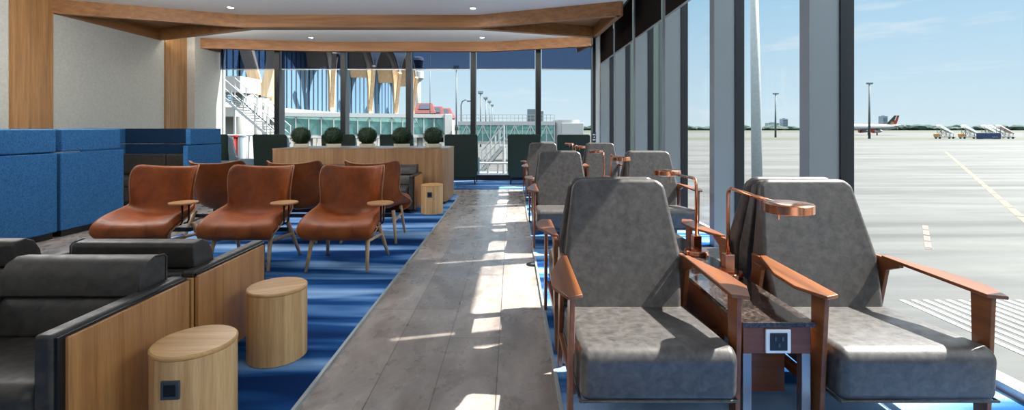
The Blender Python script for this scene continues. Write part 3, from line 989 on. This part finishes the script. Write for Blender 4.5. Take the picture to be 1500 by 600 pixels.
# aircraft ------------------------------------------------------------
ac = tag(empty('airliner', (240.5, 310, GZ)), 'white parked airliner with a red, navy and yellow tail fin', 'airplane')
zc = 5.3
mb = MB()
prof = [(-29, .1, -.5), (-28.3, .9, -.35), (-26.5, 1.6, -.1), (-24, 1.95, 0), (6, 1.97, 0), (10, 1.6, .35), (13, 1.0, .8), (15.3, .35, 1.2)]
mb.tube([(x, 0, zc + z) for x, r_, z in prof], [r_ for x, r_, z in prof], 20)
mb.build('fuselage', 'white_metal', ac, smooth=True)
fin = MB().prism([(5.2, -.25, zc + 1.5), (12.2, -.25, zc + 1.5), (14.4, -.12, zc + 7.7), (11.2, -.12, zc + 7.7)], [(5.2, .25, zc + 1.5), (12.2, .25, zc + 1.5), (14.4, .12, zc + 7.7), (11.2, .12, zc + 7.7)]).build('tail_fin', 'navy', ac)
MB().prism([(9.6, -.30, zc + 1.6), (12.15, -.30, zc + 1.6), (14.3, -.2, zc + 7.6), (13.0, -.2, zc + 7.6)], [(9.6, -.2, zc + 1.6), (12.15, -.2, zc + 1.6), (14.3, -.1, zc + 7.6), (13.0, -.1, zc + 7.6)]).build('red_field', 'tail_red', fin)
MB().prism([(10.9, -.28, zc + 4.4), (11.6, -.28, zc + 4.4), (12.9, -.2, zc + 7.6), (12.2, -.2, zc + 7.6)], [(10.9, -.2, zc + 4.4), (11.6, -.2, zc + 4.4), (12.9, -.1, zc + 7.6), (12.2, -.1, zc + 7.6)]).build('white_stripe', 'white_metal', fin)
sun = [(8.6 + 1.5 * math.cos(t) * (1 if i % 2 else .62) + .8, zc + 2.6 + 1.5 * math.sin(t) * (1 if i % 2 else .62)) for i, t in enumerate([2 * PI * j / 16 for j in range(16)])]
MB().prism([(x, -.36, z) for x, z in sun], [(x, -.30, z) for x, z in sun]).build('sun_emblem', 'tail_sun', fin)
for s in (-1, 1):
    MB().prism([(9.5, s * .8, zc + .9), (13.5, s * .8, zc + .9), (14.5, s * 6, zc + 1.4), (12.6, s * 6, zc + 1.4)], [(9.5, s * .8, zc + 1.2), (13.5, s * .8, zc + 1.2), (14.5, s * 6, zc + 1.5), (12.6, s * 6, zc + 1.5)]).build('tailplane', 'white_metal', ac)
    MB().prism([(-12, s * 1.5, zc - 1.4), (-4, s * 1.5, zc - 1.4), (2, s * 17, zc - .2), (.3, s * 17, zc - .2)], [(-12, s * 1.5, zc - .9), (-4, s * 1.5, zc - .9), (2, s * 17, zc + .0), (.3, s * 17, zc + .0)]).build('wing', 'pole_grey', ac)
    e = MB().tube([(-7.8, s * 5.7, zc - 2.6), (-7.6, s * 5.7, zc - 2.6), (-6, s * 5.7, zc - 2.6), (-3, s * 5.7, zc - 2.5), (-1.6, s * 5.7, zc - 2.45)], [1.0, 1.15, 1.2, 1.0, .6], 18).build('engine', 'white_metal', ac, smooth=True)
    MB().tube([(-7.95, s * 5.7, zc - 2.6), (-7.0, s * 5.7, zc - 2.6)], [1.1, 1.24], 18).build('intake_ring', 'red_paint', e)
    MB().tube([(-3.2, s * 3.8, 0), (-3.2, s * 3.8, zc - 1.2)], .35, 10).build('landing_gear', 'tyre', ac)
MB().tube([(-23, 0, 0), (-23, 0, zc - 1.8)], .3, 10).build('landing_gear', 'tyre', ac)


# passenger stairs -----------------------------------------------------
def make_stairs():
    r = empty('boarding_stairs')
    MB().prism([(-3.0, -1, 5.0), (2.9, -1, 2.1), (3.0, -1, 2.9), (-2.6, -1, 6.1), (-3.4, -1, 5.9)], [(-3.0, 1, 5.0), (2.9, 1, 2.1), (3.0, 1, 2.9), (-2.6, 1, 6.1), (-3.4, 1, 5.9)]).build('canopy', 'canopy_white', r)
    mb = MB()
    for i in range(16):
        x, z = -2.6 + i * .38, 3.4 - i * .19
        mb.box(x, x + .42, -.8, .8, z - .05, z)
    mb.build('stair_flight', 'pole_grey', r)
    mb = MB()
    for y in (-.9, .9):
        for x, z0, z1 in ((-2.9, .7, 5.5), (-1.0, .7, 4.4), (1.2, .7, 3.2), (2.7, .7, 2.5)):
            mb.tube([(x, y, z0), (x, y, z1)], .07, 8)
        mb.tube([(-2.9, y, .8), (-1, y, 4.2)], .06, 8); mb.tube([(-1, y, .8), (-2.9, y, 3.4)], .06, 8)
    mb.build('frame', 'pole_grey', r)
    MB().box(-4.4, 3.8, -1, 1, .55, 1.1).build('chassis', 'white_metal', r, bevel=.08)
    MB().box(-4.6, -3.2, -1, 1, 1.1, 2.2).build('cab', 'orange_paint', r, bevel=.1)
    for x in (-3.4, 2.6):
        for y in (-.95, .95):
            MB().tube([(x, y - .15, .45), (x, y + .15, .45)], .45, 16).build('wheel', 'tyre', r)
    return r


stp = make_stairs()
GP = 'boarding stairs parked on the grass edge'
for i, (px, D, red, lb) in enumerate(((1385, 211, 0, 'white covered boarding stairs standing apart, nearest the airliner'), (1421, 211, 0, 'white covered boarding stairs second from the airliner'), (1450, 216, 0, 'white covered boarding stairs behind the blue container, closer to the airliner'),
                                      (1459, 222, 0, 'white covered boarding stairs behind the blue container, farther from the airliner'), (1472, 211, 1, 'red-edged boarding stairs at the far end of the row'))):
    o = stp if i == 0 else copy_tree(stp)
    o.location = ((px - 750) * D / F, D, GZ)
    tag(o, lb, 'boarding stairs', GP)
    if red:
        MB().prism([(-3.0, -1.1, 5.1), (2.9, -1.1, 2.1), (2.9, -1.1, 2.45), (-3.3, -1.1, 5.6)], [(-3.0, -1.02, 5.1), (2.9, -1.02, 2.1), (2.9, -1.02, 2.45), (-3.3, -1.02, 5.6)]).build('red_edge', 'red_paint', o)
ctn = tag(empty('container', ((1448 - 750) * 205 / F, 205, GZ)), 'blue cargo container with white script in front of the boarding stairs', 'container')
MB().box(-4.2, 4.2, -1.2, 1.2, .15, 2.65).build('body', 'container_blue', ctn, bevel=.05)
mb = MB()
pts = []
for i in range(40):
    t = i / 39
    pts.append((.3 + 2.6 * t, -1.23, .85 + .35 * math.sin(t * 17) * (1 if i % 7 else 1.4) + .1 * math.cos(t * 40)))
mb.tube(pts, .07, 6).build('white_script', 'white_line', ctn)
for x in (-3.6, 3.6):
    MB().box(x - .4, x + .4, -1.1, 1.1, 0, .15).build('skid', 'box_grey', ctn)

# far trees and buildings
mb = MB()
x = -300
rnd = random.Random(5)
while x < 1450:
    h = rnd.uniform(5, 11.5); w = rnd.uniform(9, 20)
    mb.ico((x, 930 + rnd.uniform(-25, 25), GZ + h * .42), 1, 2, (w, 10, h * .62), .14)
    x += w * .62
tag(mb.build('treeline', 'tree'), 'long dark belt of trees along the horizon beyond the airfield', 'trees', kind='stuff')
for px, yt, D, w, lb in ((1293.5, 170, 1300, 13, 'pale tower block on the horizon behind the airliner tail'), (1148, 174, 1300, 14, 'pale tower block on the horizon beyond the thick pole'), (1131, 180, 1300, 30, 'low pale block on the horizon beyond the thick pole')):
    c = P(px, yt, D)
    b = tag(empty('tower_block', (c.x, D, GZ)), lb, 'building')
    h = c.z - GZ
    MB().box(-w / 2, w / 2, -8, 8, 0, h).build('wall', 'far_building', b)
    mb = MB()
    for i in range(1, int(h / 3.4)):
        mb.box(-w * .44, w * .44, -8.15, -7.95, i * 3.4, i * 3.4 + 1.5)
    mb.build('window', 'solar', b)
    MB().box(-w * .2, w * .2, -3, 3, h, h + 2).build('roof_hut', 'far_building', b)

# pale mesh-clad column outside the side glass
o = tag(empty('mesh_column', (4.05, 14.3, GZ)), 'pale green mesh-clad tower standing outside past the far bays', 'column')
MB().box(-.78, .78, -.6, .6, 0, 11).build('cladding', 'mesh_clad', o)
mb = MB()
for x in (-.78, -.26, .26, .78):
    mb.box(x - .03, x + .03, -.64, -.6, 0, 11)
mb.build('batten', 'pole_grey', o)

# terminal ------------------------------------------------------------
T = tag(empty('terminal_building', (-30, 100, GZ)), 'airport terminal with arched timber roof vaults and blue glass wall', 'building')


def tl(p):
    return Vector(p) - Vector((-30, 100, GZ))


sup = [(-33.6, 46), (-35.5, 69), (-35.2, 92), (-33.4, 111), (-30.6, 124), (-28.6, 135)]
ZS, ZP = 6.2, 20.5
# glass wall a little behind the supports
for i in range(len(sup) - 1):
    (x0, y0), (x1, y1) = sup[i], sup[i + 1]
    off = Vector((-4.5, 0, 0))
    a, b = Vector((x0, y0, 0)) + off, Vector((x1, y1, 0)) + off
    MB().hexa([tl(a + Vector((-.2, 0, 4.0))), tl(b + Vector((-.2, 0, 4.0))), tl(b + Vector((0, 0, 4.0))), tl(a + Vector((0, 0, 4.0))), tl(a + Vector((-.2, 0, 18))), tl(b + Vector((-.2, 0, 18))), tl(b + Vector((0, 0, 18))), tl(a + Vector((0, 0, 18)))]).build('glass_wall', 'facade_glass', T)
    mb = MB()
    nm = int((b - a).length / 1.7)
    for j in range(nm + 1):
        p = a.lerp(b, j / nm)
        mb.bar(tl(p + Vector((.12, 0, 4))), tl(p + Vector((.12, 0, 17.9))), .10, .16)
    mb.build('mullion', 'pole_grey', T)
    # white deck edge and lower wall
    MB().hexa([tl((x0 - 6, y0, 2.7)), tl((x1 - 6, y1, 2.7)), tl((x1 + 1.5, y1, 2.7)), tl((x0 + 1.5, y0, 2.7)), tl((x0 - 6, y0, 4.2)), tl((x1 - 6, y1, 4.2)), tl((x1 + 1.5, y1, 4.2)), tl((x0 + 1.5, y0, 4.2))]).build('deck', 'concrete', T)
    MB().hexa([tl((x0 - 6, y0, GZ)), tl((x1 - 6, y1, GZ)), tl((x1 - 1, y1, GZ)), tl((x0 - 1, y0, GZ)), tl((x0 - 6, y0, 2.7)), tl((x1 - 6, y1, 2.7)), tl((x1 - 1, y1, 2.7)), tl((x0 - 1, y0, 2.7))]).build('lower_wall', 'shell_grey', T)
    if i == 0: continue
    # vault: timber arch rib at the front, grey shell behind it
    n_ = 18
    A0, B0 = Vector((x0, y0, ZS - 1.5)), Vector((x1, y1, ZS - 1.5))

    def arch(t, grow=0.0, dx=0.0):
        s = .5 - .5 * math.cos(PI * t)
        p = A0.lerp(B0, s)
        h = math.sin(PI * t) ** .62
        d = (B0 - A0).normalized() * (s - .5) * 2 * grow
        return Vector((p.x + dx, p.y, ZS - 1.5 + (ZP + 1.5 - ZS + grow) * h)) + d
    pr = [tl(arch(i2 / n_)) for i2 in range(n_ + 1)]
    MB().tube(pr, [.75 - .25 * math.sin(PI * i2 / n_) for i2 in range(n_ + 1)], 4).build('timber_arch', 'glulam', T)
    mb = MB()
    for d0, d1, th0, th1 in ((1.2, -9, .55, 1.1),):
        a1 = [tl(arch(i2 / n_, th0, d0)) for i2 in range(3, n_ - 2)]; a2 = [tl(arch(i2 / n_, th1, d0)) for i2 in range(3, n_ - 2)]
        b1 = [tl(arch(i2 / n_, th0, d1)) for i2 in range(3, n_ - 2)]; b2 = [tl(arch(i2 / n_, th1, d1)) for i2 in range(3, n_ - 2)]
        mb.grid([a1, a2, b2, b1, a1])
    mb.build('roof_vault', 'shell_grey', T)
    MB().grid([[tl(arch(i2 / n_, .45, .9)) for i2 in range(2, n_ - 1)], [tl(arch(i2 / n_, .45, -8.5)) for i2 in range(2, n_ - 1)]]).build('roof_soffit', 'glulam', T)
for i, (x, y) in enumerate(sup):
    MB().tube([tl((x, y, GZ)), tl((x, y, ZS))], .55, 20).build('column', 'concrete', T, smooth=True)
    # leaning timber strut that makes the Y with the arch foot
    MB().bar(tl((x, y, ZS - .8)), tl((x + 2.2, y - 4.5, ZS + 9)), .7, 1.0).build('timber_strut', 'glulam', T)
c1 = P(357, 135, 32)
MB().tube([tl((c1.x, 32, GZ)), tl((c1.x, 32, 3.6))], .6, 24).build('column', 'concrete', T, smooth=True)
c2, c3 = P(377.5, 143, 44), P(388.5, 143, 46)
MB().tube([tl((c2.x, 44, GZ)), tl((c2.x, 44, 4.0))], .36, 20).build('column', 'concrete', T, smooth=True)
MB().tube([tl((c3.x, 46, GZ)), tl((c3.x, 46, 4.1))], .36, 20).build('column', 'concrete', T, smooth=True)
# Y shaped timber arms on the two slim columns
for p, q in ((P(380, 142, 45), P(350, 30, 45)), (P(388, 142, 45), P(415, 30, 45))):
    d_ = Vector((.38, 0, 0))
    MB().hexa([tl(p - d_ + Vector((0, -.4, 0))), tl(p + d_ + Vector((0, -.4, 0))), tl(p + d_ + Vector((0, .4, 0))), tl(p - d_ + Vector((0, .4, 0))),
               tl(q - d_ * 1.6 + Vector((0, -.4, 0))), tl(q + d_ * 1.6 + Vector((0, -.4, 0))), tl(q + d_ * 1.6 + Vector((0, .4, 0))), tl(q - d_ * 1.6 + Vector((0, .4, 0)))]).build('timber_arm', 'glulam', T)
a = P(320, 132, 30)
MB().box(-9, 2.0, -.5, 2, 0, 1.05).build('bridge_slab', 'concrete', T, loc=tl((-19.6, 31, 3.55)))
MB().box(-9, 1.4, -.5, 1.5, 0, .6).build('lower_slab', 'concrete', T, loc=tl((-19.6, 31.5, 2.0)))


# jet bridges ---------------------------------------------------------
def bridge(label, A, B, z0, z1, dep, nseg, truss_front, rail):
    A, B = Vector(A), Vector(B)
    o = tag(empty('jet_bridge', (A.x, A.y, GZ)), label, 'jet bridge')
    d = (B - A); L = d.length; ang = math.atan2(d.y, d.x); o.rotation_euler = (0, 0, ang)
    z0 -= GZ; z1 -= GZ
    MB().box(0, L, 0, dep, z0 - .45, z0).build('floor_deck', 'concrete', o)
    MB().box(-.1, L + .1, -.15, dep + .1, z1, z1 + .55).build('roof_band', 'white_metal', o)
    MB().box(0, L, .05, .12, z0, z1).box(0, L, dep - .1, dep - .03, z0, z1).build('glazing', 'teal_glass', o)
    MB().box(0, L, dep * .5, dep * .5 + .1, z0, z0 + 1.1).build('handrail_wall', 'box_grey', o)
    mb = MB()
    for i in range(nseg + 1):
        x = L * i / nseg
        mb.box(x - .07, x + .07, -.08, .1, z0 - .3, z1)
    mb.build('post', 'white_metal', o)
    mb = MB()
    for i in range(nseg):
        x0, x1 = L * i / nseg, L * (i + 1) / nseg
        up = i % 2 == 0
        for dd in ((-.1,) if truss_front else (dep * .45,)):
            mb.bar((x0, dd, z0 if up else z1), (x1, dd, z1 if up else z0), .14 if rail else .06)
    mb.build('truss', 'white_metal' if rail else 'pole_grey', o)
    if rail:
        mb = MB()
        for i in range(nseg * 2 + 1):
            x = L * i / (nseg * 2)
            mb.box(x - .03, x + .03, 0, .06, z1 + .55, z1 + 1.55)
        for z in (1.0, 1.5):
            mb.box(0, L, 0, .06, z1 + z, z1 + z + .06)
        mb.build('railing', 'white_metal', o)
    for x in (L * .15, L * .85):
        MB().tube([(x, dep / 2, 0), (x, dep / 2, z0 - .4)], .45, 16).build('column', 'concrete', o, smooth=True)
    return o, L, z0, z1


o, L, z0, z1 = bridge('long glazed teal jet bridge running behind the box balls', (-30.2, 62, 0), (-10.4, 72, 0), .25, 2.75, 3, 14, True, False)
MB().box(L, L + 1.2, -.4, 3.4, z0 - .5, z1 + .6).build('end_cabin', 'white_metal', o, bevel=.05)
o, L, z0, z1 = bridge('teal jet bridge with white truss and roof railing above the aisle end', (-7.9, 70, 0), (6.3, 70, 0), -.75, 1.65, 3, 12, True, True)
cab = MB().tube([(L + 1.9, 1.5, z0 - .6), (L + 1.9, 1.5, z1 + .75)], 2.0, 28).build('rotunda', 'white_metal', o); smooth_angle(cab, 40)
MB().box(L + 1.0, L + 4.2, -.9, 3.2, z0 - .4, z1 + .3).build('end_cabin', 'white_metal', o, bevel=.05)
MB().box(10.2, 11.6, .3, 1.6, z1 + .55, z1 + 2.4).box(11.8, 12.6, .3, 1.6, z1 + .55, z1 + 2.1).build('roof_unit', 'box_grey', o, bevel=.03)

# control tower -------------------------------------------------------
ctw = P(612.5, 83, 250)
o = tag(empty('control_tower', (ctw.x, 250, GZ)), 'white control tower with dark cab windows behind the window mullion', 'tower')
H = ctw.z - GZ
MB().lathe([(1.5, 0), (1.3, H - 12)], 24).build('shaft', 'concrete', o, smooth=True)
MB().lathe([(1.4, H - 13), (3.0, H - 11.5), (3.0, H - 8.0), (2.2, H - 7.6)], 24).build('lower_deck', 'white_metal', o)
MB().lathe([(1.8, H - 7.6), (2.4, H - 5.2)], 24).build('neck', 'solar', o)
MB().lathe([(2.3, H - 5.2), (2.7, H - 2.2)], 16).build('cab_glazing', 'solar', o)
MB().lathe([(3.0, H - 2.2), (3.0, H - .8), (1.0, H)], 24).build('cab_roof', 'white_metal', o)
# red roofed buildings --------------------------------------------------
for px, yt, D, w, lb in ((620.5, 150, 160, 3.9, 'red-roofed building with solar panels, tallest of the row'), (638, 155, 160, 3.0, 'red-roofed building with solar panels, in the middle of the row'), (650, 157.5, 160, 3.0, 'low red-roofed building with solar panels at the end of the row')):
    c = P(px, yt, D)
    b = tag(empty('red_roof_building', (c.x, D, GZ)), lb, 'building')
    h = c.z - GZ
    MB().box(-w * .9, w * .9, 0, 8, 0, h - 3).build('wall', 'concrete', b)
    MB().prism([(-w, -.6, h - 3.6), (w * 1.05, -.6, h - 3.6), (w * .55, 4, h), (-w * .7, 4, h)], [(-w, 8.6, h - 3.6), (w * 1.05, 8.6, h - 3.6), (w * .55, 4.2, h), (-w * .7, 4.2, h)]).build('roof', 'red_roof', b)
    MB().hexa([(-w * .5, .9, h - 2.3), (w * .5, .9, h - 2.3), (w * .35, 3.2, h - .5), (-w * .42, 3.2, h - .5), (-w * .5, .8, h - 2.2), (w * .5, .8, h - 2.2), (w * .35, 3.1, h - .4), (-w * .42, 3.1, h - .4)]).build('solar_panel', 'solar', b)
    for x in (-w * .5, 0, w * .5):
        MB().box(x - .5, x + .5, -.06, .02, h - 6, h - 4.4).build('window', 'solar', b)


# service stairs and railings outside the far windows -------------------
def rail_stair(label, top, bot, wid, zl):
    """a straight metal stair seen side-on: two stringers, treads and two handrails"""
    top, bot = Vector(top), Vector(bot)
    o = tag(empty('service_stair', (bot.x, bot.y, GZ)), label, 'stairs')
    t, b = top - o.location, bot - o.location
    for y in (0, wid):
        dv = Vector((0, y, 0))
        MB().bar(t + dv, b + dv, .05, .14).build('stringer', 'white_metal', o)
        mb = MB()
        for h in (.55, 1.05):
            mb.tube([t + dv + Vector((0, 0, h)), b + dv + Vector((0, 0, h))], .03, 8)
        for i in range(6):
            p = t.lerp(b, i / 5) + dv
            mb.tube([p, p + Vector((0, 0, 1.07))], .028, 8)
        mb.build('handrail', 'white_metal', o)
    mb = MB()
    nst = 18
    for i in range(nst):
        p = t.lerp(b, (i + .5) / nst)
        mb.box(p.x - .14, p.x + .14, 0, wid, p.z - .02, p.z + .02)
    mb.build('tread', 'pole_grey', o)
    for p in (t,):
        for y in (0, wid):
            MB().tube([(p.x, y, 0), (p.x, y, p.z)], .07, 10).build('support', 'white_metal', o)
    return o


rail_stair('white metal service stair with handrails below the white column', P(322, 138, 26), P(408, 212, 26), 1.4, 0)
rail_stair('metal service stair with handrails under the jet bridge with the railing', P(738, 214, 24), P(706, 250, 24), 1.1, 0)


def railing(label, xa, xb, y, z0, z1, n_, group=None):
    o = tag(empty('railing', (xa, y, GZ)), label, 'railing')
    mb = MB()
    L = xb - xa
    for i in range(n_ + 1):
        mb.tube([(L * i / n_, 0, z0), (L * i / n_, 0, z1)], .045, 8)
    mb.build('post', 'white_metal', o)
    mb = MB()
    for t in (1, .72, .42, .12):
        z = z0 + (z1 - z0) * t
        mb.tube([(0, 0, z), (L, 0, z)], .04, 8)
    mb.build('rail', 'white_metal', o)
    return o


railing('white pipe railing outside the first far window by the pier', P(318, 197, 22).x, P(412, 197, 22).x, 22, 0, 4.55, 8)
railing('white pipe railing outside the second and third far windows', P(420, 201, 24).x, P(575, 201, 24).x, 24, 0, 4.4, 14)
railing('low white pipe railing outside the window at the aisle end', P(700, 236, 20).x, P(744, 236, 20).x, 20, 0, 3.4, 3)
for px, mt, lb in ((345.5, 'red_paint', 'red bollard pipe outside the first far window'), (355.5, 'box_grey', 'blue-grey pipe beside the red pipe outside the first far window')):
    c = P(px, 199, 21)
    o = tag(empty('standpipe', (c.x, 21, GZ)), lb, 'pipe')
    MB().tube([(0, 0, 0), (0, 0, c.z - GZ)], .09 if mt == 'red_paint' else .14, 14).build('pipe', mt, o, smooth=True)
    MB().lathe([(.15, c.z - GZ - .05), (.15, c.z - GZ + .02), (.1, c.z - GZ + .05)], 16).build('cap', mt, o)
for x, y, lb in ((-11.4, 25.5, 'grey ground power cart behind the first pipe railing'), (-9.0, 30.0, 'grey ground power cart behind the railing outside the second far window'), (-1.3, 34.0, 'grey ground power cart under the jet bridge with the railing')):
    o = tag(empty('ground_cart', (x, y, GZ)), lb, 'cart')
    MB().box(-1.1, 1.1, -.6, .6, .4, 1.7).build('body', 'box_grey', o, bevel=.06)
    MB().box(-.8, .5, -.62, -.58, .8, 1.4).build('grille', 'black', o)
    for sx in (-.7, .7):
        for sy in (-.55, .55):
            MB().tube([(sx, sy - .1, .25), (sx, sy + .1, .25)], .25, 14).build('wheel', 'tyre', o)

# ------------------------------------------------------------------ sky and sun
W = bpy.data.worlds.new('sky'); S.world = W; W.use_nodes = True
nt = W.node_tree; bg = nt.nodes['Background']
tc = nt.nodes.new('ShaderNodeTexCoord'); sx = nt.nodes.new('ShaderNodeSeparateXYZ'); nt.links.new(tc.outputs['Generated'], sx.inputs[0])
rp = nt.nodes.new('ShaderNodeValToRGB'); nt.links.new(sx.outputs['Z'], rp.inputs['Fac'])
el = rp.color_ramp.elements
el[0].position = 0; el[0].color = lin('dbeef8'); el[1].position = .45; el[1].color = lin('dfe3e6')
e = el.new(.06); e.color = lin('cfe8f8'); e = el.new(.26); e.color = lin('a9d5f4')
mp = nt.nodes.new('ShaderNodeMapping'); mp.inputs['Scale'].default_value = (1, 1, 7); nt.links.new(tc.outputs['Generated'], mp.inputs['Vector'])
nz = nt.nodes.new('ShaderNodeTexNoise'); nz.inputs['Scale'].default_value = 3.1; nz.inputs['Detail'].default_value = 7; nz.inputs['Roughness'].default_value = .6
nt.links.new(mp.outputs[0], nz.inputs['Vector'])
cr = nt.nodes.new('ShaderNodeValToRGB'); cr.color_ramp.elements[0].position = .60; cr.color_ramp.elements[1].position = .78
nt.links.new(nz.outputs['Fac'], cr.inputs['Fac'])
ml = nt.nodes.new('ShaderNodeMath'); ml.operation = 'MULTIPLY'; ml.inputs[1].default_value = .6; nt.links.new(cr.outputs['Color'], ml.inputs[0])
mx = nt.nodes.new('ShaderNodeMix'); mx.data_type = 'RGBA'
nt.links.new(ml.outputs[0], mx.inputs[0]); nt.links.new(rp.outputs[0], mx.inputs[6]); mx.inputs[7].default_value = (.95, .97, 1, 1)
nt.links.new(mx.outputs[2], bg.inputs['Color']); 
mr = nt.nodes.new('ShaderNodeMapRange'); mr.interpolation_type = 'SMOOTHSTEP'       # sky strengthened above the visible band, added as fill through the windows
mr.inputs['From Min'].default_value = .25; mr.inputs['From Max'].default_value = .42; mr.inputs['To Min'].default_value = 1.0; mr.inputs['To Max'].default_value = 4.2
nt.links.new(sx.outputs['Z'], mr.inputs['Value']); nt.links.new(mr.outputs[0], bg.inputs['Strength'])

sl = bpy.data.lights.new('sun', 'SUN'); sl.energy = 20; sl.angle = math.radians(.6); sl.color = (1, .96, .9)
so_ = bpy.data.objects.new('sun', sl); COL.objects.link(so_)
d = Vector((-1, -.24, -1.16)).normalized()
so_.rotation_euler = d.to_track_quat('-Z', 'Y').to_euler(); so_.location = (20, 5, 25)

S.view_settings.view_transform = 'Standard'
S.view_settings.look = 'None'
S.view_settings.gamma = 1.0
S.view_settings.use_curve_mapping = False
S.view_settings.exposure = 0.0
